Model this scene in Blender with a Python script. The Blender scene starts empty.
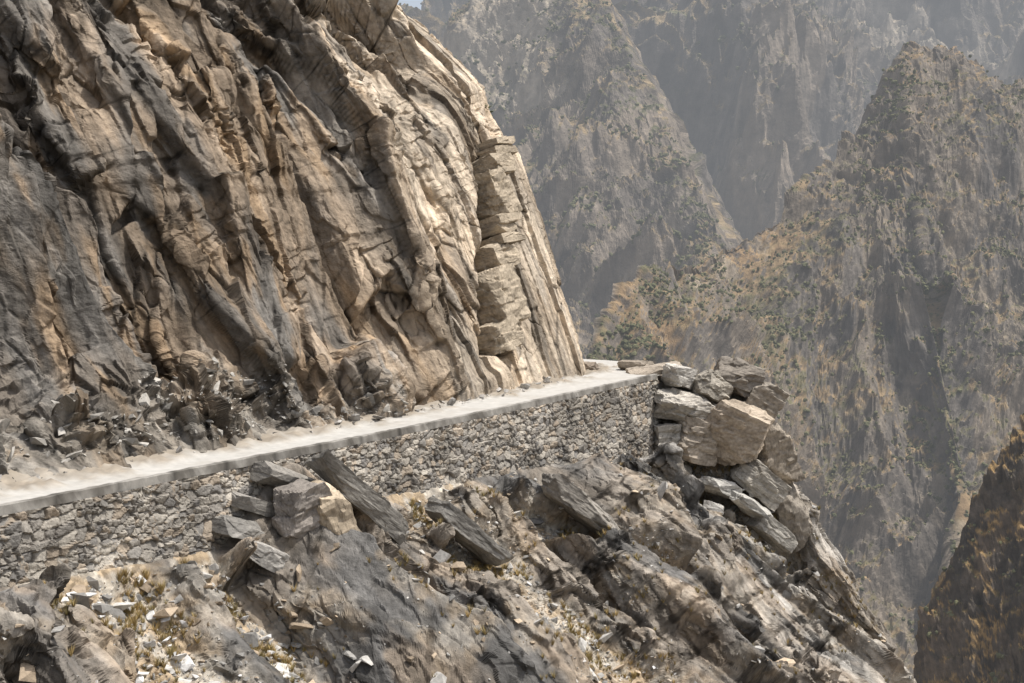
import bpy, bmesh, math, random
import numpy as np
from mathutils import Vector, Euler
random.seed(4); rng=np.random.default_rng(7)
F=np.float32
# ---------------------------------------------------------------- noise
def hsh(ix,iy,iz,seed):
    with np.errstate(over='ignore'):
        h=(ix.astype(np.uint32)*np.uint32(374761393))^(iy.astype(np.uint32)*np.uint32(668265263))^(iz.astype(np.uint32)*np.uint32(2147483647))^np.uint32((seed*974634777+12345)&0xffffffff)
        h=(h^(h>>np.uint32(13)))*np.uint32(1274126177)
        h=(h^(h>>np.uint32(15)))*np.uint32(2246822519)
        h=h^(h>>np.uint32(16))
    return h
def unpack(h):
    k=F(1/1023.)
    return ((h&np.uint32(1023)).astype(F)*k,((h>>np.uint32(10))&np.uint32(1023)).astype(F)*k,((h>>np.uint32(20))&np.uint32(1023)).astype(F)*k)
def perlin(p,seed=0):
    p=p.astype(F); i=np.floor(p).astype(np.int32); f=p-i
    u=f*f*f*(f*(f*6-15)+10); r=np.zeros(len(p),F)
    for dx in (0,1):
        wx=u[:,0] if dx else 1-u[:,0]
        for dy in (0,1):
            wy=u[:,1] if dy else 1-u[:,1]
            for dz in (0,1):
                wz=u[:,2] if dz else 1-u[:,2]
                a,b,c=unpack(hsh(i[:,0]+dx,i[:,1]+dy,i[:,2]+dz,seed))
                g=(a*2-1)*(f[:,0]-dx)+(b*2-1)*(f[:,1]-dy)+(c*2-1)*(f[:,2]-dz)
                r+=wx*wy*wz*g
    return r*1.4
def fbm(p,o=4,seed=0,lac=2.03,g=.5):
    r=0;a=1.
    for k in range(o):
        r=r+a*perlin(p*F(lac**k),seed+k*17); a*=g
    return r
def ridged(p,o=5,seed=0,g=.5):
    r=0;a=1.;w=1.
    for k in range(o):
        x=perlin(p*F(2.07**k),seed+k*13)
        n=1-np.sqrt(x*x+.0015)*1.9
        n=np.clip(n,0,1)
        r=r+a*n*w; w=np.clip(n*1.5,0.15,1); a*=g
    return r
def facet(p,seed=0,tilt=.8,k=22.):
    """voronoi cells, each a randomly offset and tilted plane, blended in a narrow band at the joints"""
    p=p.astype(F); i=np.floor(p).astype(np.int32); f=p-i; n=len(p)
    f1=np.full(n,9,F); f2=np.full(n,9,F); r2=np.zeros(n,F); sw=np.zeros(n); sv=np.zeros(n)
    for dx in (-1,0,1):
        for dy in (-1,0,1):
            for dz in (-1,0,1):
                h=hsh(i[:,0]+dx,i[:,1]+dy,i[:,2]+dz,seed); a,b,c=unpack(h)
                ex=f[:,0]-dx-(.15+.7*a); ey=f[:,1]-dy-(.15+.7*b); ez=f[:,2]-dz-(.15+.7*c)
                d=ex*ex+ey*ey+ez*ez
                a,b,c=unpack(h*np.uint32(2654435761)^(h>>np.uint32(7)))
                v=(b*.6+c*.4-.5)+tilt*((a-.5)*ex+(b-.5)*ey+(c-.5)*ez)*2
                w=np.exp(-k*d.astype(np.float64)); sw+=w; sv+=w*v
                m=d<f1
                f2=np.where(m,f1,np.minimum(f2,d)); f1=np.where(m,d,f1); r2=np.where(m,a,r2)
    return (sv/(sw+1e-30)).astype(F),np.sqrt(f2)-np.sqrt(f1),r2
def sstep(a,b,x):
    t=np.clip((x-a)/(b-a),0,1); return t*t*(3-2*t)
def mixc(a,b,t):
    return a*(1-t[:,None])+b*t[:,None]
C3=lambda *c: np.array([c],F)
# ---------------------------------------------------------------- mesh utils
def mk_mesh(name,V,quads=None,tris=None,col=None,mat=None,smooth=True,parent=None):
    me=bpy.data.meshes.new(name)
    fs=[];sizes=[]
    if quads is not None and len(quads): fs.append(quads.ravel()); sizes.append(np.full(len(quads),4,np.int32))
    if tris is not None and len(tris): fs.append(tris.ravel()); sizes.append(np.full(len(tris),3,np.int32))
    idx=np.concatenate(fs).astype(np.int32); sz=np.concatenate(sizes)
    st=np.concatenate([[0],np.cumsum(sz)[:-1]]).astype(np.int32)
    me.vertices.add(len(V)); me.vertices.foreach_set('co',V.astype(F).ravel())
    me.loops.add(len(idx)); me.loops.foreach_set('vertex_index',idx)
    me.polygons.add(len(sz)); me.polygons.foreach_set('loop_start',st)
    me.update(calc_edges=True)
    me.polygons.foreach_set('use_smooth',np.full(len(sz),smooth,bool))
    if col is not None:
        ca=me.color_attributes.new('Col','FLOAT_COLOR','POINT')
        c4=np.ones((len(V),4),F); c4[:,:3]=np.clip(col,0,.85); ca.data.foreach_set('color',c4.ravel())
    ob=bpy.data.objects.new(name,me); bpy.context.scene.collection.objects.link(ob)
    if mat: me.materials.append(mat)
    if parent: ob.parent=parent
    return ob
def gridq(nu,nv,flip=False):
    i=np.arange(nu-1)[:,None]*nv+np.arange(nv-1)[None]
    q=np.stack([i,i+nv,i+nv+1,i+1],-1).reshape(-1,4)
    return q[:,::-1] if flip else q
def interp(A,counts,smooth):
    n=len(A); ts=[]
    for i,c in enumerate(counts): ts.append(i+np.arange(c)/c)
    ts.append(np.array([n-1.])); t=np.concatenate(ts)
    i=np.minimum(t.astype(int),n-2); f=(t-i)[:,None,None]
    p1=A[i];p2=A[i+1]
    if not smooth: return p1*(1-f)+p2*f
    p0=A[np.maximum(i-1,0)]; p3=A[np.minimum(i+2,n-1)]
    m1=(p2-p0)*.5*.85; m2=(p3-p1)*.5*.85
    return (2*f**3-3*f**2+1)*p1+(f**3-2*f**2+f)*m1+(-2*f**3+3*f**2)*p2+(f**3-f**2)*m2
def normals(B):
    N=np.cross(np.gradient(B,axis=0),np.gradient(B,axis=1)); return N/(np.linalg.norm(N,axis=2,keepdims=True)+1e-9)
def loft(A,cu,cv,su=True,sv=True):
    A=np.array(A,float)
    B=interp(A,cu,su); B=interp(B.transpose(1,0,2),cv,sv).transpose(1,0,2)
    return B,normals(B)
def softN(N,k):
    N=N.copy()
    for _ in range(k): N[:,1:-1]=(N[:,1:-1]*2+N[:,:-2]+N[:,2:])/4; N[1:-1]=(N[1:-1]*2+N[:-2]+N[2:])/4
    return N/(np.linalg.norm(N,axis=2,keepdims=True)+1e-9)
def respread(B,G,extra):
    """redistribute the samples of every row of the displaced grid G so that stretched quads get more of them"""
    nu,nv,_=G.shape; out=np.empty_like(G); ex=[np.empty((nu,nv)) for _ in extra]
    L0=np.linalg.norm(np.diff(B,axis=0),axis=2)+1e-6; L1=np.linalg.norm(np.diff(G,axis=0),axis=2)
    w=np.clip(L1/L0,.5,30); 
    for _ in range(12): w[:,1:-1]=(w[:,1:-1]*2+w[:,:-2]+w[:,2:])/4
    for j in range(nv):
        c=np.concatenate([[0],np.cumsum(w[:,j])]); t=np.linspace(0,c[-1],nu)
        for k in range(3): out[:,j,k]=np.interp(t,c,G[:,j,k])
        for e,o in zip(extra,ex): o[:,j]=np.interp(t,c,e[:,j])
    return out,ex
# ---------------------------------------------------------------- materials
def mat_rock(name,bump=.6,scale=6.,var=.35,dist=.05,stretch=(1,1,1),rough=.9,haze=0):
    m=bpy.data.materials.new(name); m.use_nodes=True; nt=m.node_tree; N=nt.nodes; L=nt.links
    b=N['Principled BSDF']; b.inputs['Roughness'].default_value=rough
    b.inputs['Specular IOR Level'].default_value=.2
    tc=N.new('ShaderNodeTexCoord'); mp=N.new('ShaderNodeMapping'); mp.inputs['Scale'].default_value=stretch
    L.new(tc.outputs['Object'],mp.inputs[0])
    at=N.new('ShaderNodeAttribute'); at.attribute_name='Col'
    n1=N.new('ShaderNodeTexNoise'); n1.inputs['Scale'].default_value=scale; n1.inputs['Detail'].default_value=7; n1.inputs['Roughness'].default_value=.65
    L.new(mp.outputs[0],n1.inputs['Vector'])
    mr=N.new('ShaderNodeMapRange'); mr.inputs[1].default_value=.3; mr.inputs[2].default_value=.7; mr.inputs[3].default_value=1-var; mr.inputs[4].default_value=1+var
    L.new(n1.outputs['Fac'],mr.inputs[0])
    vm=N.new('ShaderNodeVectorMath'); vm.operation='SCALE'; L.new(at.outputs['Color'],vm.inputs[0]); L.new(mr.outputs[0],vm.inputs['Scale'])
    L.new(vm.outputs[0],b.inputs['Base Color'])
    bp=N.new('ShaderNodeBump'); bp.inputs['Strength'].default_value=bump; bp.inputs['Distance'].default_value=dist
    L.new(n1.outputs['Fac'],bp.inputs['Height']); L.new(bp.outputs[0],b.inputs['Normal'])
    if haze:   # aerial perspective: haze glow mixed into the surface, growing with distance from world origin
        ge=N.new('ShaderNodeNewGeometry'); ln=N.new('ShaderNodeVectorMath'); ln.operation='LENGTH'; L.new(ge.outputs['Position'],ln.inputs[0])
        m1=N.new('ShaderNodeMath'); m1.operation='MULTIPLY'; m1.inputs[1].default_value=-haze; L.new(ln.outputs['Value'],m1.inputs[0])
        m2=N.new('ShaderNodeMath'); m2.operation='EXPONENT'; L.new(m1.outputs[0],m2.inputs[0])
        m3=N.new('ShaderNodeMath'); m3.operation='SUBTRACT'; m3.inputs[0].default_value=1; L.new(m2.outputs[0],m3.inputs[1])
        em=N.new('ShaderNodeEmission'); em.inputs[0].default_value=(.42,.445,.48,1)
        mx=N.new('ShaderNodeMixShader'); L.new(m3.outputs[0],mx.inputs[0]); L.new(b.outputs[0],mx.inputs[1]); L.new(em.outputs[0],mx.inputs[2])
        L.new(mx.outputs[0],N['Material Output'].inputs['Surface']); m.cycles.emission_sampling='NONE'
    return m
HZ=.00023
M_cliff=mat_rock('cliff_rock',1.,2.5,.28,.13)
M_low=mat_rock('slope_rock',.9,3.,.30,.12)
M_stone=mat_rock('loose_stone',.6,6.,.25,.06)
M_wall=mat_rock('rubble_masonry',.5,12.,.25,.03)
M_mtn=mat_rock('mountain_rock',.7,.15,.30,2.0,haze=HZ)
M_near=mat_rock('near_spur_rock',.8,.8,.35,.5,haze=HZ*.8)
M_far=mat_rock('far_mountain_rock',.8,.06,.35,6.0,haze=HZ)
M_road=mat_rock('concrete_road',.2,3.,.12,.01)
M_kerb=mat_rock('concrete_kerb',.4,2.5,.22,.02)
M_veg=mat_rock('foliage',.2,1.,.3,.02)
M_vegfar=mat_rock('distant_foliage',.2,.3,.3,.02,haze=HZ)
# ---------------------------------------------------------------- layout (metres, camera at origin, +Y north)
road_out=np.array([(-20.4,33,-6.75),(-17.6,41,-6.85),(-16.2,45,-6.95),(-11.85,54,-6.84),(-5.2,66,-6.55),(2.7,80,-6.02),(9.25,92,-5.56),(11.2,97.5,-5.4),(9.5,104,-5.3),(3.5,110,-5.2),(-7,116,-5.)])
road_in=np.array([(-25,35.5,-6.7),(-21.2,43.2,-6.8),(-19.2,46.7,-6.9),(-14.9,55.7,-6.8),(-8.2,67.6,-6.5),(-.7,81.9,-5.98),(4.9,94.1,-5.5),(6.4,98.5,-5.35),(4.6,102,-5.25),(0,105,-5.2),(-9,111,-5.)])
D=np.array([.486,.874,0]); PL=np.array([-.874,.486,0])
# ---------------------------------------------------------------- cliff
feet=[(-23.7,34.9),(-18.3,46.1),(-14.0,55.3),(-7.9,67.5),(-.9,82.0),(4.65,93.2)]
fz=[-6.9,-7.0,-6.95,-6.7,-6.2,-5.8]
H=[-1,0,4,8.3,15.4,18.7,24,26.5,34,48]
O={0:[-.1,0,6.2,9.4,13.0,15.0,17.7,20,26,38],
   1:[-.1,0,6.2,9.2,12.7,14.8,17.4,20,26,38],
   2:[-.1,0,5.6,7.8,11.2,13.2,16.4,19,26,38],
   3:[-.1,0,2.7,5.0,8.4,10.6,14.8,18.5,27,40],
   4:[-.1,0,1.7,3.3,6.2,8.6,13.6,19.6,30,45],
   5:[-.1,0,1.3,2.8,5.4,7.4,13.2,20.3,33,50]}
A=[]
for k in range(6):
    A.append([(feet[k][0]+PL[0]*o,feet[k][1]+PL[1]*o,fz[k]+h) for h,o in zip(H,O[k])])
for dx,dy in ((-.6,3.6),(-5,8),(-20,15)):
    A.append([(x+dx-max(0,z)*.02*abs(dx),y+dy,z) for x,y,z in A[5]])
cu=[50,200,320,350,270,40,20,12]; cv=[8,90,90,160,75,110,60,80,30]
B,N=loft(A,cu,cv); nu,nv=B.shape[:2]; N=softN(N,6); P=B.reshape(-1,3); Nn=N.reshape(-1,3)
sgn=-1 if Nn[:,0].mean()<0 else 1
Nn=Nn*sgn; flip=sgn>0
up=PL*.45+np.array([0,0,.893]); nr=np.cross(up,D); nr/=np.linalg.norm(nr)
a=P@D; b=P@up; c=P@nr; h=P[:,2]+6.2
warp=fbm(P*.10,2,5)
q=np.stack([a+b*.12+warp*.7,b+warp*1.5,c*0+warp*.8],1)
L0,e0,r0=facet(q/np.array([8.,26,8])+.3,10,1.35,90)
L1,e1,r1=facet(q/np.array([3.4,12,5])+.7,11,1.3,90)
L5,e5,r5=facet(np.stack([a-b*.22,b,c*0],1)/np.array([2.0,4.6,3]),16,1.3,80)
ar=71.3+.60*(h-3.2)
near_col=sstep(ar-5,ar-2,a)
calm=1-.85*near_col
tal=(1-sstep(56,64,a))*(1-sstep(1.,4.5,h+warp*3+(a-40)*.10))
d=(L0*2.9+L1*1.6+L5*.70*sstep(-.2,.25,fbm(P*.12,2,46)))*calm+fbm(P*np.array([.09,.09,.05]),2,21)*.4*calm
st_=np.floor((a+b*.05+warp*.6)/1.9).astype(np.int32); fr_=((a+b*.05+warp*.6)/1.9)%1
sr=unpack(hsh(st_,st_,st_,77))[0]
d+=near_col*((sr-.5)*.7+(fr_-.5)*-.3)
inv=sstep(2.2,2.8,h)*(1-sstep(14.5,15.,h))
d+=-1.1*sstep(ar-.2,ar+.1,a)*(1-sstep(ar+4.0,ar+4.2,a))*inv
d+=.3*sstep(58,63,a)*(1-sstep(ar-.3,ar,a))
d-=1.2*sstep(ar+.5,ar+1.5,a)*sstep(15.5,16.,h)*(1-sstep(18.5,20,h))
slab=sstep(ar+4.2,ar+4.6,a)
d*=(1-.45*slab)*(1-.35*tal)
G=B+(Nn*(d*sstep(-1,1.2,h)*.9)[:,None]).reshape(B.shape)
rs=lambda x:x.reshape(nu,nv)
G,(e1,r1,e5,slab,tal,near_col)=respread(B,G,[rs(e1),rs(r1),rs(e5),rs(slab),rs(tal),rs(near_col)])
N=softN(normals(G),8)*sgn; P=G.reshape(-1,3); Nn=N.reshape(-1,3)
e1,r1,e5,slab,tal,near_col=[x.ravel() for x in (e1,r1,e5,slab,tal,near_col)]
a=P@D; b=P@up; c=P@nr; h=P[:,2]+6.2
warp2=fbm(P*.5,3,15)
q=np.stack([a+b*.10,b,c],1)+warp2[:,None]*.08
L2,e2,r2=facet(q/np.array([1.3,4.0,1.6]),12,1.3,60)
L3,e3,r3=facet(q/np.array([.45,1.4,.55]),13,1.3,34)
qx=np.stack([a+b*.45,b-a*.3,c],1)
L4,e4,r4=facet((qx+warp2[:,None]*.2)/np.array([1.8,.45,1.1]),14,1.,34)
rough=.18+.82*sstep(-.1,.3,fbm(P*.16,2,33))
brk=sstep(.08,.35,fbm(P*.22,3,44))
d=(L2*.50*(.2+.8*rough)+L3*.14*(.2+.8*rough)+L4*.22*brk)*(1-.55*near_col)*(1-.4*slab)+fbm(P*2.2,4,71)*.04
d-=.14*np.exp(-(e2/.03)**2)*rough
d+=tal*(L4*.40+L3*.15+fbm(P*.5,3,91)*.5)
foot=sstep(-1,1.2,h)
P2=P+Nn*(d*foot)[:,None]
crack=np.clip(1-.5*np.exp(-(e2/.03)**2)*rough-.25*np.exp(-(e3/.05)**2)*rough-.6*np.exp(-(e1/.012)**2)-.5*np.exp(-(e5/.012)**2)*(1-near_col),.2,1)
g1=sstep(-.25,.35,fbm(q*np.array([.12,.04,.12]),4,51)); g2=sstep(-.2,.3,fbm(q*np.array([.35,.07,.35]),5,61))
g3=sstep(.08,.45,fbm(q*np.array([.6,.12,.5]),4,81))
streak=fbm(np.stack([q[:,0]*2.2,q[:,1]*.22,q[:,2]*2.2],1),5,91)
stain=fbm(np.stack([q[:,0]*.3,q[:,1]*.10,q[:,2]*.3],1),5,95)
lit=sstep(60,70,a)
col=mixc(C3(.155,.132,.108),C3(.30,.232,.165),g1*.8)
col=mixc(col,C3(.18,.172,.158),g2*.7)
col=mixc(col,C3(.35,.235,.13),g3*.45)
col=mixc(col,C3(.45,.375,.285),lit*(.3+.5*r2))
col=mixc(col,C3(.27,.245,.205),tal*.6*(.3+.7*r3))
col=col*(.82+.36*r2)[:,None]*(.92+.16*r3)[:,None]*crack[:,None]*(1+.48*streak)[:,None]*(1+.7*np.clip(stain,-.8,.6))[:,None]
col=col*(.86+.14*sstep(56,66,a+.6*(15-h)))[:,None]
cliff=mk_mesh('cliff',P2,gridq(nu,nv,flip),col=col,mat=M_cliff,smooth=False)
cliffP=P2; cliffTal=tal; cliffh=h; cliffN=Nn
# ---------------------------------------------------------------- lower slope
base=[2.3,2.3,2.4,3.0,2.8,3.6,5.4]
T=[-9,-.6,-.35,.3,3,8,14,24,45]
DR=[0,0,0,0,2.3,6.5,12,22,50]
A=[]
def colrow(x,y,z,bs,T,DR):
    row=[]
    for j,(t,dr) in enumerate(zip(T,DR)):
        zz=z-.45 if j<2 else z-bs-dr
        if j==0: zz=z-.6
        row.append((x-PL[0]*t,y-PL[1]*t,zz))
    return row
for k in range(7):
    x,y,z=road_out[k]
    A.append(colrow(x,y,z,base[k],T,DR))
    if k==3:
        A.append(colrow(-11.,55.4,-6.82,2.4,T,DR))
        A.append(colrow(-9.3,58.5,-6.75,.35,[-9,-.6,-.35,.3,2.0,6,13,24,45],[0,0,0,0,.9,5.5,12.5,23,51]))
        A.append(colrow(-7.6,61.6,-6.7,2.3,T,DR))
A.append([(4,97,-6.2),(10.5,93.3,-6.0),(12,93,-6.0),(13.2,92.4,-8.2),(15.1,91,-13.3),(18.0,89.5,-18.8),(22.0,88,-25.2),(28,86,-34),(42,82,-61)])
A.append([(5,99,-6.2),(12.5,96,-5.7),(15.6,95,-6.0),(17.6,94,-9.8),(18.6,93,-13.),(21.0,92.5,-18.4),(24.8,91.5,-25.6),(31,90,-35),(45,88,-63)])
A.append([(3,102,-6.2),(11.5,101,-6.0),(14.8,101,-7.5),(17.,101,-12),(18.9,101,-17.),(20.1,101,-22),(23.7,101,-30),(28,101,-40),(38,100,-68)])
A.append([(-4,108,-6),(4,112,-6),(7,116,-9),(9,119,-14),(11,120,-20),(13,122,-27),(16,124,-35),(20,128,-45),(28,135,-73)])
A.append([(-14,112,-6),(-8,120,-6),(-6,124,-9),(-4,128,-14),(-2,132,-20),(0,136,-27),(2,140,-35),(4,148,-45),(8,160,-73)])
cu=[30,60,200,50,80,80,120,280,250,130,130,40,25,12]; cv=[6,2,4,80,150,160,120,30]
B,N=loft(A,cu,cv,True,False); nu,nv=B.shape[:2]
N=softN(N,20)
P=B.reshape(-1,3); Nn=N.reshape(-1,3)
sgn=-1 if Nn[:,2].mean()<0 else 1
Nn=Nn*sgn; flip=sgn<0
vv=np.tile(np.arange(nv),nu); act=sstep(13,45,vv.astype(float))
def chute(P,pts,w):
    best=np.full(len(P),1e9)
    for (x0,y0),(x1,y1) in zip(pts[:-1],pts[1:]):
        dx,dy=x1-x0,y1-y0; t=np.clip(((P[:,0]-x0)*dx+(P[:,1]-y0)*dy)/(dx*dx+dy*dy),0,1)
        best=np.minimum(best,np.hypot(P[:,0]-x0-t*dx,P[:,1]-y0-t*dy))
    return best/w
wn=fbm(P*.35,3,9)
ch=np.minimum(chute(P,[(-5,66),(-1.2,65),(2.5,65),(7,64.5),(14,62)],2.1),chute(P,[(-14.5,48),(-12.3,48),(-9.5,47),(-5,44)],1.9))
ch=np.minimum(ch,chute(P,[(10,91.5),(14,90),(16,89)],1.8))
ch=np.minimum(ch,chute(P,[(-3.5,68.5),(0.5,71),(4,73),(9,74)],.8))
ch=np.minimum(ch,chute(P,[(-12.5,53.3),(-10,52),(-8,51.5)],.8))
chm=1-sstep(.7,1.5,ch+wn*1.1)
sd=np.array([.62,-.25,-.74]); sd/=np.linalg.norm(sd)
s2=np.array([.35,.93,-.02]); s2-=sd*(s2@sd); s2/=np.linalg.norm(s2); s3=np.cross(sd,s2)
wl=fbm(P*.2,2,29)
q=np.stack([P@s2+wl*.8,P@sd+wl*1.4,P@s3*.5],1)
K1,e1,r1=facet(q/np.array([4.2,12,4.0]),111,1.3,90)
K2,e2,r2=facet(q/np.array([1.5,4.6,1.6]),112,1.2,60)
rg=.25+.75*sstep(-.15,.3,fbm(P*.15,3,133))
def g3d(cx,cy,cz,sx,sy,sz,amp):
    v=P-np.array([cx,cy,cz]); A_=v@D; B_=v@PL; C_=v[:,2]
    return amp*np.exp(-((A_/sx)**2+(B_/sy)**2+(C_/sz)**2))
d=fbm(P*.11,2,121)*1.3+K1*2.2+K2*.85*rg
d+=g3d(6,75,-13,5,5,6,1.8)+g3d(-6,50,-13,4,3,4,1.2)+g3d(-14.6,42.6,-10.5,4,3.5,4,.6)
dch=-.45+K2*.12+wn*.3
calm2=1-.45*np.exp(-((P-np.array([-15,43,-10.]))**2).sum(1)/20)
d=(d*(1-chm)*calm2+dch*chm)*act
G=B+(Nn*d[:,None]).reshape(B.shape); rs=lambda x:x.reshape(nu,nv)
G,(act,chm,rg,e1)=respread(B,G,[rs(act),rs(chm),rs(rg),rs(e1)])
N=softN(normals(G),8)*sgn; P=G.reshape(-1,3); Nn=N.reshape(-1,3)
act,chm,rg,e1=[x.ravel() for x in (act,chm,rg,e1)]
wn2=fbm(P*1.2,3,19)
q=np.stack([P@s2,P@sd,P@s3],1)+wn2[:,None]*.10
K2,e2,r2=facet(q/np.array([.9,2.8,.8]),115,1.2,50)
K3,e3,r3=facet(q/np.array([.40,1.2,.34]),113,1.1,30)
K4,e4,r4=facet(P/.22,114,1.,14)
d=(K2*.36*rg+K3*.14*(.3+.7*rg))*(1-.8*chm)-.10*np.exp(-(e2/.04)**2)*rg*(1-chm)+K4*.08*(.15+.85*chm)
P2=P+Nn*(d*act)[:,None]
crack=np.clip(1-.45*np.exp(-(e2/.04)**2)*rg-.3*np.exp(-(e3/.06)**2)*rg-.3*np.exp(-(e1/.015)**2),.3,1)
g1=sstep(-.2,.35,fbm(q*np.array([.2,.06,.2]),4,151)); g2=sstep(.05,.4,fbm(q*np.array([.4,.15,.4]),4,161))
streak=fbm(np.stack([q[:,0]*2.2,q[:,1]*.3,q[:,2]*2.2],1),5,191)
col=mixc(C3(.118,.113,.106),C3(.21,.182,.15),g1)
col=mixc(col,C3(.34,.265,.19),g2*.5)
col=mixc(col,C3(.40,.375,.335),sstep(66,82,P@D)*.55*r2)
col=col*(.75+.5*r2)[:,None]*(.9+.2*r3)[:,None]*crack[:,None]*(1+.5*streak)[:,None]
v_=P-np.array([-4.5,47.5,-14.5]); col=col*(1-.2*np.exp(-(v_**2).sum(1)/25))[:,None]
deb=mixc(C3(.40,.36,.30),C3(.31,.24,.16),sstep(-.2,.3,fbm(P*.8,3,171)))*(.65+.65*r4)[:,None]
col=mixc(col,deb,chm)
dust=sstep(.05,.35,fbm(P*.3,4,181))*.4; col=mixc(col,deb,dust*(1-chm)*act)
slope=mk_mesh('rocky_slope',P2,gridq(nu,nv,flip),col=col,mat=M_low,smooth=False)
slopeP=P2; slopeN=Nn; slopeC=np.clip(chm+dust*.3,0,1); slopeAct=act
# ---------------------------------------------------------------- polyline resample
def resample(pts,step,smooth=True):
    pts=np.array(pts,float)[:,None,:]
    p=interp(pts,[40]*(len(pts)-1),smooth)[:,0]
    s=np.concatenate([[0],np.cumsum(np.linalg.norm(np.diff(p,axis=0),axis=1))])
    n=max(2,int(s[-1]/step)+1); t=np.linspace(0,s[-1],n)
    return np.stack([np.interp(t,s,p[:,k]) for k in range(3)],1),t
ri_pts=interp(road_in[:,None,:],[40]*(len(road_in)-1),True)[:,0]; ro_pts=interp(road_out[:,None,:],[40]*(len(road_out)-1),True)[:,0]
W=60; f=np.linspace(0,1,W)[None,:,None]
G=ro_pts[:,None,:]*(1-f)+(ri_pts[:,None,:]+(ri_pts-ro_pts)[:,None,:]*.15)*f
P=G.reshape(-1,3); edge=np.tile(np.linspace(0,1,W),len(ro_pts))
P=P.copy(); nz=fbm(P*.6,4,3); nearl=1-sstep(50,80,P[:,1]); dirt=sstep(.62-.24*nearl,.84-.12*nearl,edge+nz*.25)
P[:,2]+=fbm(P*.5,2,7)*.02+dirt*(.14+.20*fbm(P*1.5,4,9)+.25*nearl*sstep(.4,1,edge))
col=mixc(C3(.41,.395,.365),C3(.25,.215,.17),np.clip(sstep(-.2,.4,nz)*.2+dirt*.85,0,1))*(1+(.08+.3*dirt)*fbm(P*2.,3,19))[:,None]
mk_mesh('road',P,gridq(len(ro_pts),W),col=col,mat=M_road)
# kerb
kp,kt=resample(road_out[:7],.25)
tan=np.gradient(kp,axis=0); tan[:,2]=0; tan/=np.linalg.norm(tan,axis=1,keepdims=True); outn=np.stack([tan[:,1],-tan[:,0],0*tan[:,0]],1)
prof=[(-.05,-.1),(-.05,.16),(-.03,.18),(.15,.18),(.18,.15),(.19,-.16),(.0,-.17)]
K=np.stack([kp+outn*o+np.array([0,0,z]) for o,z in prof],1)
jit=fbm(K.reshape(-1,3)*2.,3,5).reshape(len(kp),-1)
K[:,:,2]+=jit*.04; K+=outn[:,None,:]*(jit*.04)[:,:,None]
joint=(np.mod(kt,3.0)<.12)
colk=np.repeat(np.where(joint,.5,1.)[:,None],len(prof),1).ravel()[:,None]*mixc(C3(.27,.255,.23),C3(.13,.12,.105),sstep(-.25,.35,fbm(K.reshape(-1,3)*.8,4,8)))
mk_mesh('road_kerb',K.reshape(-1,3),gridq(len(kp),len(prof)),col=colk,mat=M_kerb,smooth=False)
# retaining wall
wp,wt=resample(road_out[:7],.055)
tan=np.gradient(wp,axis=0); tan[:,2]=0; tan/=np.linalg.norm(tan,axis=1,keepdims=True); outn=np.stack([tan[:,1],-tan[:,0],0*tan[:,0]],1)
hh=np.arange(0,6.6,.05); nh=len(hh)
Wg=wp[:,None,:]+outn[:,None,:]*(.10+hh*.06)[None,:,None]; Wg[:,:,2]-=(.14+hh)[None]
S=np.repeat(wt,nh); Z=Wg[:,:,2].ravel(); P=Wg.reshape(-1,3)
pp=np.stack([S,Z,0*S],1); w_=fbm(pp*1.1,3,4)
big=sstep(-.05,.1,fbm(pp*.45,2,94))
va,ea,ra=facet(np.stack([(S+w_*.25)/.66,(Z+w_*.15)/.34,0*S+.5],1),301,1.,18)
vb,eb,rb=facet(np.stack([(S+w_*.2)/.38,(Z+w_*.12)/.24,0*S+.5],1),302,1.,16)
v_=va*big+vb*(1-big); e=ea*big+eb*(1-big); r=ra*big+rb*(1-big)
dd=np.clip(e/.22,0,1)**.6*.10+v_*.12+fbm(pp*.5,2,14)*.12+fbm(pp*6,3,24)*.03
P=P+np.repeat(outn,nh,0)*dd[:,None]
rr=(r*7.31)%1
colw=mixc(C3(.19,.175,.155),C3(.40,.365,.31),r**1.2); colw=mixc(colw,C3(.34,.26,.18),(rr>.8)*.5); colw=mixc(colw,C3(.14,.135,.13),(rr<.18)*.6)
colw=mixc(C3(.12,.105,.09),colw,np.clip(e/.12,0,1)); colw*=(.95+.5*fbm(pp*.35,3,34))[:,None]
wall=mk_mesh('stone_retaining_wall',P,gridq(len(wp),nh),col=colw,mat=M_wall,smooth=False)
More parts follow.
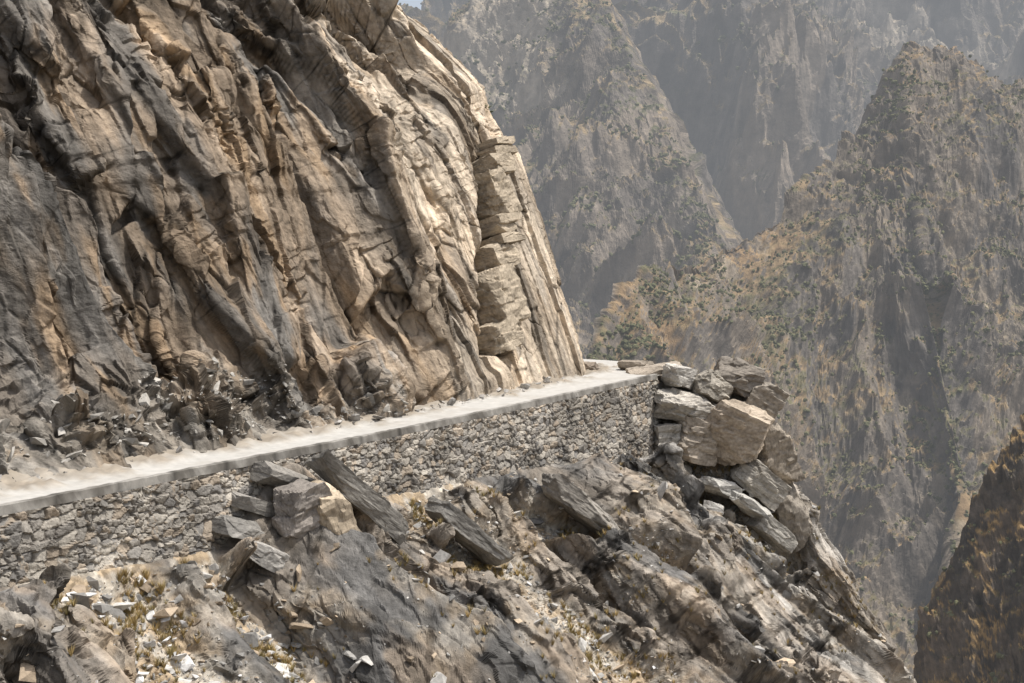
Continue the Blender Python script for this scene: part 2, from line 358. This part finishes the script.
# ---------------------------------------------------------------- boulders
def cube_sphere(n=26):
    V=[];Q=[]
    g=np.linspace(-1,1,n)
    a_,b_=np.meshgrid(g,g,indexing='ij'); o=np.ones_like(a_)
    for ax in range(3):
        for sg in (-1,1):
            p=[None]*3; p[ax]=o*sg; p[(ax+1)%3]=a_ if sg>0 else b_; p[(ax+2)%3]=b_ if sg>0 else a_
            Q.append(gridq(n,n)+len(V)*n*n); V.append(np.stack(p,-1).reshape(-1,3))
    return np.concatenate(V),np.concatenate(Q)
CS,CQ=cube_sphere()
def boulder(c,size,rot,seed,tint,cut=.86,R=None,br=.80):
    v=CS.copy(); rr=np.linalg.norm(v,axis=1,keepdims=True)
    p=v*.95
    r_=np.random.default_rng(seed)
    for k in range(11):
        nn=r_.normal(size=3); nn/=np.linalg.norm(nn); dd=cut+.35*r_.random()
        s=p@nn-dd; p=p-np.clip(s,0,None)[:,None]*nn
    sz=np.array(size)/2
    p=p*sz; nrm=v/rr; q=p+seed*7.3
    e,ed,rc=facet(q/np.array([1.1,1.1,.45]),seed,1.,50); 
    e2_,ed2,rc2=facet(q/np.array([.4,.4,.16]),seed+1,1.,24)
    st=fbm(q*np.array([.5,.5,3.]),4,seed)
    p=p+nrm*((e*.19+e2_*.05+st*.03)*min(1.,sz.min()))[:,None]
    if R is None: R=np.array(Euler([math.radians(x) for x in rot]).to_matrix())
    p=p@R.T+np.array(c)
    col=br*np.array([tint],F)*(.85+.3*rc)[:,None]*(.9+.2*rc2)[:,None]*(1+.3*st)[:,None]*np.clip(1-.3*np.exp(-(ed2/.06)**2),0,1)[:,None]
    return p,col
bl=[
((11.3,91.6,-7.5),(4.6,3.4,2.0),(4,8,20),(.50,.46,.40)),
((10.9,92.2,-5.6),(2.3,1.9,1.4),(0,16,30),(.50,.47,.42)),
((9.4,94,-5.4),(3.6,2.2,.9),(3,-8,10),(.42,.36,.29)),
((14.6,93,-5.7),(3.1,2.8,2.2),(5,14,10),(.25,.22,.185)),
((12.9,92.0,-6.2),(2.5,2.2,2.0),(3,26,40),(.38,.345,.29)),
((14.2,91.2,-9.2),(4.0,3.4,4.2),(8,24,-15),(.48,.40,.31)),
((11.8,90.9,-9.6),(2.8,2.2,2.8),(5,14,25),(.42,.36,.29)),
((10.1,90.9,-9.7),(2.0,1.8,2.4),(0,-5,10),(.44,.41,.36)),
((10.2,90.6,-11.6),(2.4,1.8,1.3),(0,12,30),(.38,.35,.30)),
((16.2,92.8,-7.6),(2.4,3,3.4),(0,32,0),(.33,.29,.24)),
((16.9,92.5,-10.6),(2.4,3,4.4),(0,-22,5),(.36,.31,.25)),
((15.8,91,-12.2),(3.6,2.8,2.0),(0,40,0),(.42,.385,.33)),
((17.8,92.3,-14.2),(2.2,3,5.0),(0,-24,5),(.33,.29,.24)),
((13.2,89.7,-12.4),(2.4,1.9,1.0),(4,24,40),(.48,.46,.42)),
((15.0,89.2,-13.6),(3.2,2.0,.9),(4,30,20),(.48,.46,.42)),
((12.6,88.8,-13.6),(1.5,1.3,.7),(10,20,80),(.42,.40,.37)),
((16.4,89.6,-15.2),(3.0,2,1.2),(0,38,20),(.40,.375,.33)),
((8.4,97,-5.2),(2.4,2,.9),(0,5,60),(.42,.36,.29)),
((5.2,95.0,-5.2),(1.0,.9,.9),(0,5,60),(.30,.25,.2)),
((-9.3,57.3,-7.6),(2.8,1.8,.9),(10,20,60),(.28,.26,.23)),
((-10.4,56.0,-8.4),(2.0,1.4,.6),(5,20,50),(.32,.30,.27)),
((-10.6,55.0,-9.2),(2.4,1.7,.8),(5,16,60),(.28,.265,.24)),
((-6.9,56.3,-9.6),(1.4,1.7,4.6),(-5,-24,30),(.50,.41,.30)),
((-6.2,58.2,-8.4),(5.2,1.7,1.0),(0,42,20),(.24,.225,.20)),
((-8.2,56.0,-8.9),(2.4,1.8,2.6),(5,-18,30),(.32,.285,.25)),
((-9.4,54.6,-10.2),(2.0,1.4,.8),(5,28,30),(.36,.34,.31)),
((-2.0,65.0,-11.2),(4.6,2.2,.9),(0,40,30),(.26,.245,.22)),
((3.6,73.0,-11.2),(5.6,2.6,1.2),(0,38,20),(.30,.275,.24)),
]
for i,(c_,s_,r_,t_) in enumerate(bl):
    p,cc=boulder(c_,s_,r_,40+i,t_)
    mk_mesh('boulder',p,CQ,col=cc,mat=M_stone,smooth=False)
# pillar of stacked blocks standing in a recess of the cliff face near the corner
PV=[];PQ=[];PC=[]
def off_at(h):  return np.interp(h,H,O[5])*.6+np.interp(h,H,O[4])*.4
for i,(hc,ht,wd,dj,da) in enumerate([(3.2,1.8,3.0,.0,.2),(5.6,3.4,2.9,.15,.1),(8.0,1.6,2.8,.0,-.1),(9.1,.6,3.0,.4,.2),(9.7,.55,2.5,.1,.0),(10.3,.7,2.9,.4,-.1),(12.0,2.9,2.7,.25,-.3),(14.0,1.3,2.5,.35,-.4),(14.9,.6,3.0,.2,.1),(15.5,.55,2.6,.4,-.2)]):
    aa=71.3+.60*(hc-3.2)+2.4+da; t=(aa-71.2)
    ft=np.array([-.9,82.0,0])+D*t+PL*(off_at(hc)+.9-dj)
    ex=D*.97+np.array([0,0,.12]); ex/=np.linalg.norm(ex); ez=np.array([0,0,1.])+PL*.30+D*.15; ey=np.cross(ez,ex); ey/=np.linalg.norm(ey); ez=np.cross(ex,ey)
    p,cc=boulder((ft[0],ft[1],hc-6.2),(wd,3.4,ht*1.08),None,140+i,(.43,.36,.27),cut=1.05,R=np.stack([ex,ey,ez],1))
    PQ.append(CQ+sum(len(x) for x in PV)); PV.append(p); PC.append(cc)
mk_mesh('rock_pillar',np.concatenate(PV),np.concatenate(PQ),col=np.concatenate(PC),mat=M_stone,smooth=False)
# ---------------------------------------------------------------- scattered stones
def hull(seed):
    r_=np.random.default_rng(seed); bm=bmesh.new()
    for _ in range(16):
        v=r_.uniform(-1,1,3)*np.array([1,.7,.32]); bm.verts.new(v)
    res=bmesh.ops.convex_hull(bm,input=bm.verts)
    dead=[g for g in res['geom_interior'] if isinstance(g,bmesh.types.BMVert)]
    bmesh.ops.delete(bm,geom=dead,context='VERTS'); bmesh.ops.triangulate(bm,faces=bm.faces)
    bm.verts.index_update(); V=np.array([v.co[:] for v in bm.verts]); T_=np.array([[v.index for v in f.verts] for f in bm.faces]); bm.free(); return V,T_
HU=[hull(900+i) for i in range(14)]
def randrot(n,lay=1.):
    q_=rng.normal(size=(n,4))*np.array([1,lay,lay,1]); q_/=np.linalg.norm(q_,axis=1,keepdims=True); w,x,y,z=q_.T
    return np.stack([1-2*(y*y+z*z),2*(x*y-z*w),2*(x*z+y*w),2*(x*y+z*w),1-2*(x*x+z*z),2*(y*z-x*w),2*(x*z-y*w),2*(y*z+x*w),1-2*(x*x+y*y)],1).reshape(n,3,3)
def scatter(name,pts,nrm,sizes,cols,mat,tm=HU,lift=.1,smooth=False,lay=.3):
    Vs=[];Ts=[];Cs=[];off=0; R=randrot(len(pts),lay)
    pick=rng.integers(0,len(tm),len(pts))
    for k,(V,T_) in enumerate(tm):
        m=pick==k
        if not m.any(): continue
        X=np.einsum('nij,vj->nvi',R[m],V)*sizes[m][:,None,None]
        X=X+(pts[m]+nrm[m]*(sizes[m]*lift)[:,None])[:,None,:]
        cnt=m.sum(); 
        Ts.append((T_[None]+ (np.arange(cnt)*len(V))[:,None,None]+off).reshape(-1,3)); off+=cnt*len(V)
        Vs.append(X.reshape(-1,3)); Cs.append(np.repeat(cols[m],len(V),0))
    return mk_mesh(name,np.concatenate(Vs),tris=np.concatenate(Ts),col=np.concatenate(Cs),mat=mat,smooth=smooth)
def pickw(w,n):
    cs=np.cumsum(w); return np.searchsorted(cs,rng.random(n)*cs[-1])
n=12000; w=(slopeAct>.2)*(.04+slopeC)*(slopeP[:,2]>-34); idx=pickw(w,n)
sz=.04+.065*rng.pareto(2.3,n); sz=np.clip(sz,.04,.55)
g=rng.random((n,1))**1.6; cols=(.18+.38*g)*np.array([[1,.96,.89]])*np.where(rng.random((n,1))<.25,np.array([[1.05,.87,.68]]),1)
scatter('scree_stones',slopeP[idx],slopeN[idx],sz,cols,M_stone)
n=190; w=(slopeAct>.3)*(slopeC>.5)*(.15+1.0*(slopeP[:,1]<53)+.4*(slopeP[:,1]>84))*(slopeP[:,2]>-24); idx=pickw(w,n)
sz=.10+.30*rng.random(n)**2; cols=(.48+.16*rng.random((n,1)))*np.array([[1,.985,.96]])
scatter('pale_stones',slopeP[idx],slopeN[idx],sz,cols,M_stone,lift=.35)
n=1600; w=(cliffTal>.5)*(cliffh>.0)*(cliffh<6.); idx=pickw(w*1.,n)
sz=np.clip(.04+.06*rng.pareto(2.2,n),.04,.45)
g=rng.random((n,1)); cols=(.20+.22*g)*np.array([[1,.94,.84]])
scatter('talus_stones',cliffP[idx],cliffN[idx],sz,cols,M_stone)
n=520; k_=rng.integers(0,225,n); ff=.72+.33*rng.random(n)**.6
pts=ro_pts[k_]*(1-ff[:,None])+ri_pts[k_]*ff[:,None]+np.array([0,0,.12])
sz=np.clip(.04+.05*rng.pareto(2.,n),.04,.35); cols=(.22+.2*rng.random((n,1)))*np.array([[1,.94,.86]])
scatter('fallen_stones',pts,np.tile([0,0,1.],(n,1)),sz,cols,M_stone,lift=.4)
# ---------------------------------------------------------------- dry grass tufts
def tuft(seed,n=26):
    r_=np.random.default_rng(seed); V=[];T_=[]
    for i in range(n):
        an=r_.random()*6.28; l=.6+.5*r_.random(); sp=.25+.5*r_.random(); c0=np.array([math.cos(an),math.sin(an),0])
        b0=c0*.1*r_.random(); sd_=np.array([-c0[1],c0[0],0])*.05; tip=b0+c0*sp*l+np.array([0,0,l])
        V+= [b0-sd_,b0+sd_,tip]; T_.append([3*i,3*i+1,3*i+2])
    return np.array(V),np.array(T_)
TU=[tuft(i) for i in range(6)]
def tufts(name,pts,sizes,cols):
    Vs=[];Ts=[];Cs=[];off=0
    for p_,s_,c_ in zip(pts,sizes,cols):
        V,T_=TU[rng.integers(0,6)]; an=rng.random()*6.28; ca,sa=math.cos(an),math.sin(an)
        X=V@np.array([[ca,sa,0],[-sa,ca,0],[0,0,1]])*s_+p_
        Vs.append(X);Ts.append(T_+off);off+=len(V);Cs.append(np.tile(c_,(len(V),1)))
    mk_mesh(name,np.concatenate(Vs),tris=np.concatenate(Ts),col=np.concatenate(Cs),mat=M_veg)
n=3400; patch=sstep(.0,.3,fbm(slopeP*.4,3,77)); idx=pickw((slopeAct>.1)*patch*(.08+slopeC)*(slopeP[:,2]>-30),n)
g=rng.random((n,1)); tufts('dry_grass',slopeP[idx],.12+.26*rng.random(n),g*np.array([[.40,.29,.13]])+(1-g)*np.array([[.23,.19,.085]]))
# ---------------------------------------------------------------- mountains
def mountain(name,rows,nu,nv,amp,fs,seed,mat,colfn,fall,sp=1.6,crest=.45,fcx=.12,fcy=.045):
    A=np.stack([np.array(r,float) for r in rows],1); k=A.shape[0]; R=A.shape[1]
    cu=[nu//(k-1)]*(k-1); cv=[nv//(R-2)]*(R-2)+[30]
    B,N=loft(A,cu,cv,True,False); a_,b_=B.shape[:2]
    N=softN(N,14); P=B.reshape(-1,3); Nn=N.reshape(-1,3); flip=False
    if Nn[:,2].mean()<0: Nn=-Nn; flip=True
    fall=np.array(fall,float); fall/=np.linalg.norm(fall); ac=np.array([-fall[1],fall[0],0]); ac/=np.linalg.norm(ac)
    ac2=np.array([fall[0],fall[1],0]); ac2/=np.linalg.norm(ac2)
    q=np.stack([P@ac,P@ac2/sp,P[:,2]*.15],1)
    w=fbm(P*fs*.9,4,seed+3)[:,None]/fs*.28
    q=q+w*np.array([1,1,0])
    rg=ridged(q*fs,8,seed,.53)-1.0
    fc,fe,fr=facet(q*fs*6*np.array([1,1.,1.5]),seed+9,1.2,30)
    fc2,fe2,fr2=facet(P*fs*22*np.array([1,1,.5]),seed+10,1.2,25)
    cl=sstep(.0,.3,fbm(P*fs*1.3,3,seed+70))
    vrow=np.tile(np.concatenate([np.linspace(0,1,b_-30),np.ones(30)]),a_)
    big=1-(1-crest)*sstep(.75,1,vrow)
    d=amp*(rg*big+fc*fcx*cl+fc2*fcy*(.3+.7*cl)+.08*fbm(P*fs*9,5,seed+90))
    dirn=Nn*.5+np.array([0,0,.6])
    P2=P+dirn*d[:,None]
    G=P2.reshape(a_,b_,3); n2=normals(G)
    steep=1-np.abs(n2[:,:,2].ravel())
    col=colfn(P2,steep,rg,fr,fr2,cl)
    mk_mesh(name,P2,gridq(a_,b_,flip),col=col,mat=mat,smooth=False)
    return P2,steep,rg
def c_mid(P,st,rg,fr,fr2,cl):
    n1=fbm(P*.010,4,5); n2=fbm(P*.05,4,6); n3=fbm(P*.2,3,7)
    grass=mixc(C3(.215,.155,.088),C3(.105,.096,.05),sstep(-.2,.3,n2+n3*.6)) 
    grass=mixc(grass,C3(.26,.168,.088),sstep(0.,.5,n1)*.5)
    rock=mixc(C3(.115,.102,.09),C3(.20,.165,.128),fr)
    c=mixc(grass,rock,sstep(.36,.58,st+n2*.15+cl*.14-.04+sstep(60,150,P[:,2])*.1))
    c=mixc(c,C3(.36,.29,.21),sstep(.15,.45,n2-rg*.25)*sstep(.2,-.3,rg)*.5)
    return c*(.8+.4*fr2)[:,None]
def c_near(P,st,rg,fr,fr2,cl):
    n2=fbm(P*.12,4,6); n3=fbm(P*.6,3,7)
    grass=mixc(C3(.26,.17,.075),C3(.11,.085,.04),sstep(-.15,.3,n2+n3*.5))
    rock=mixc(C3(.065,.056,.048),C3(.13,.10,.075),fr)
    return mixc(grass,rock,sstep(.42,.6,st+n2*.35))*(.7+.6*fr2)[:,None]
def c_far(P,st,rg,fr,fr2,cl):
    n1=fbm(P*.004,4,15); n2=fbm(P*.02,4,16); n3=fbm(P*.09,3,17)
    g=mixc(C3(.24,.18,.105),C3(.09,.088,.045),sstep(-.15,.3,n2+n3*.5))
    rock=mixc(C3(.13,.113,.098),C3(.25,.205,.16),fr)
    c=mixc(g,rock,sstep(.42,.64,st+n2*.2))
    c=mixc(c,C3(.50,.43,.34),sstep(.2,.5,n1-rg*.3)*sstep(.1,-.4,rg)*.6)
    return c*(.78+.44*fr2)[:,None]
ridge=[(10,590,-85),(34,620,-45),(42.5,650,-20),(63,700,2),(95,760,22),(143,820,36),(180,860,60),(217,900,94),(241,920,124),(254,930,144),(273,940,156),(299,940,150),(322,945,138),(350,950,140),(440,980,190),(600,1020,260)]
foot=[(x-60,y-420-.25*x,-330) for x,y,z in ridge]
mid=[(x-25+12*math.sin(i*1.9),y-190-.1*x+25*math.sin(i*1.3),-165+z*.45) for i,(x,y,z) in enumerate(ridge)]
back=[(x+40,y+260,z-260) for x,y,z in ridge]
mP,mS,mR=mountain('middle_mountain',[foot,mid,ridge,back],900,720,38,.0085,218,M_mtn,c_mid,(-.45,-.6,-.6),fcx=.11,fcy=.06)
ridge=[(-420,2000,160),(-300,1900,200),(-170,1800,255),(-95,1750,290),(-14,1700,385),(88,1600,325),(122,1500,250),(146,1420,176),(171,1340,102),(192,1260,48),(216,1180,-30),(238,1100,-108),(250,1000,-200)]
foot=[(x-330+22*i,y-220-14*i,z-400+14*i) for i,(x,y,z) in enumerate(ridge)]
back=[(x+160,y+180,z-230) for x,y,z in ridge]
sP,sS,sR=mountain('gorge_side_ridge',[foot,ridge,back],900,560,80,.0048,333,M_far,c_far,(-.7,-.5,-.6),crest=.3)
ridge=[(-600,2850,260),(-300,2820,320),(-235,2810,370),(-185,2800,425),(-125,2800,560),(0,2800,660),(200,2850,760),(450,2900,840),(700,2950,900),(1000,2950,940),(1500,3000,980)]
foot=[(x*.8+60,1350+.1*abs(x),-360) for x,y,z in ridge]
mid=[(x*.9+60*math.sin(i*2.1),2050+110*math.sin(i*1.7),110+z*.2) for i,(x,y,z) in enumerate(ridge)]
back=[(x,y+700,z-500) for x,y,z in ridge]
fP,fS,fR=mountain('far_mountain',[foot,mid,ridge,back],900,700,210,.0022,311,M_far,c_far,(.25,-.7,-.6),crest=.25)
ridge=[(60,300,-148),(78,300,-104),(83,300,-83),(87,300,-65),(93,300,-52),(100,300,-40),(108,300,-28),(130,305,-6),(180,320,25)]
foot=[(x+40,y-120,z-120) for x,y,z in ridge]; back=[(x+70,y+120,z-60) for x,y,z in ridge]
nP,nS,nR=mountain('near_spur',[foot,ridge,back],500,360,10,.035,414,M_near,c_near,(-.5,-.4,-.6),crest=.3,fcx=.30,fcy=.10)
g_=np.linspace(-1,1,60); gx,gy=np.meshgrid(g_*6000,g_*6000+2500,indexing='ij'); P=np.stack([gx,gy,gx*0-345],-1).reshape(-1,3); P[:,2]+=fbm(P*.002,3,2)*20
mk_mesh('ground',P,gridq(60,60),col=np.tile([[.25,.2,.13]],(len(P),1)),mat=M_mtn)
def blob(seed):
    r_=np.random.default_rng(seed); bm=bmesh.new(); bmesh.ops.create_icosphere(bm,subdivisions=1,radius=1)
    V=np.array([v.co[:] for v in bm.verts]); V*= (.65+.6*r_.random((len(V),1))); bm.verts.index_update(); T_=np.array([[v.index for v in f.verts] for f in bm.faces]); bm.free(); return V,T_
BL=[blob(i) for i in range(8)]
def shrubs(name,P,st,n,smin,smax,seed,fs):
    w=(st<.5)*(.15+sstep(-.15,.25,fbm(P*fs,4,seed))); idx=pickw(w,n)
    sz=smin+(smax-smin)*rng.random(n)**2.5; g=rng.random((n,1))
    cols=g*np.array([[.135,.13,.065]])+(1-g)*np.array([[.08,.083,.042]])
    pts=P[idx]+rng.normal(size=(n,3))*sz[:,None]*np.array([1,1,0])
    scatter(name,pts,np.tile([0,0,1.],(n,1)),sz,cols,M_vegfar,tm=BL,lift=.2,lay=1)
shrubs('shrubs',mP,mS,32000,.4,1.5,5,.02)
shrubs('shrubs',sP,sS,20000,.8,2.6,6,.009)
shrubs('shrubs',fP,fS,16000,1.4,4.0,6,.006)
shrubs('shrubs',nP,nS,2500,.2,.8,7,.05)
def bush(c_,s_,seed):
    r_=np.random.default_rng(seed); n=260; v=r_.normal(size=(n,3)); v/=np.linalg.norm(v,axis=1,keepdims=True); v*=r_.random((n,1))**.4*s_*np.array([1,1,.8]); 
    V=[];T_=[]
    for i,p_ in enumerate(v):
        e_=r_.normal(size=(3,3))*s_*.13; V+=[p_+e_[0],p_+e_[1],p_+e_[2]]; T_.append([3*i,3*i+1,3*i+2])
    V=np.array(V)+np.array(c_); g=np.repeat(r_.random((n,1)),3,0)
    mk_mesh('bush',V,tris=np.array(T_),col=g*np.array([[.09,.10,.04]])+(1-g)*np.array([[.05,.06,.03]]),mat=M_veg)
bush((-2.3,98.5,12.2),.9,1); bush((-3.2,99,14),.7,2); bush((-14.9,50.6,-8.9),.35,3)
# ---------------------------------------------------------------- light, sky, camera
sun=Vector((.40,-.03,.91)).normalized()
w=bpy.data.worlds.new('World'); bpy.context.scene.world=w; w.use_nodes=True; nt=w.node_tree
sk=nt.nodes.new('ShaderNodeTexSky'); sk.sky_type='NISHITA'; sk.sun_disc=False; sk.sun_elevation=math.asin(sun.z); sk.sun_rotation=math.atan2(sun.x,sun.y); sk.dust_density=5; sk.altitude=300
hs=nt.nodes.new('ShaderNodeHueSaturation'); hs.inputs['Saturation'].default_value=.5; hs.inputs['Value'].default_value=1.3
nt.links.new(sk.outputs[0],hs.inputs['Color']); nt.links.new(hs.outputs[0],nt.nodes['Background'].inputs[0]); nt.nodes['Background'].inputs[1].default_value=.14
ld=bpy.data.lights.new('sun','SUN'); ld.energy=4.4; ld.angle=math.radians(.5); ld.color=(1,.965,.91)
lo=bpy.data.objects.new('sun',ld); lo.rotation_euler=sun.to_track_quat('Z','Y').to_euler(); bpy.context.scene.collection.objects.link(lo)
cd=bpy.data.cameras.new('camera'); cam=bpy.data.objects.new('camera',cd); bpy.context.scene.collection.objects.link(cam)
cam.rotation_euler=(math.radians(90),0,0); cd.lens=50; cd.sensor_width=36; cd.shift_y=-.05; cd.clip_end=12000; cd.clip_start=.5
bpy.context.scene.camera=cam
vs=bpy.context.scene.view_settings; vs.view_transform='Standard'; vs.look='None'; vs.exposure=0
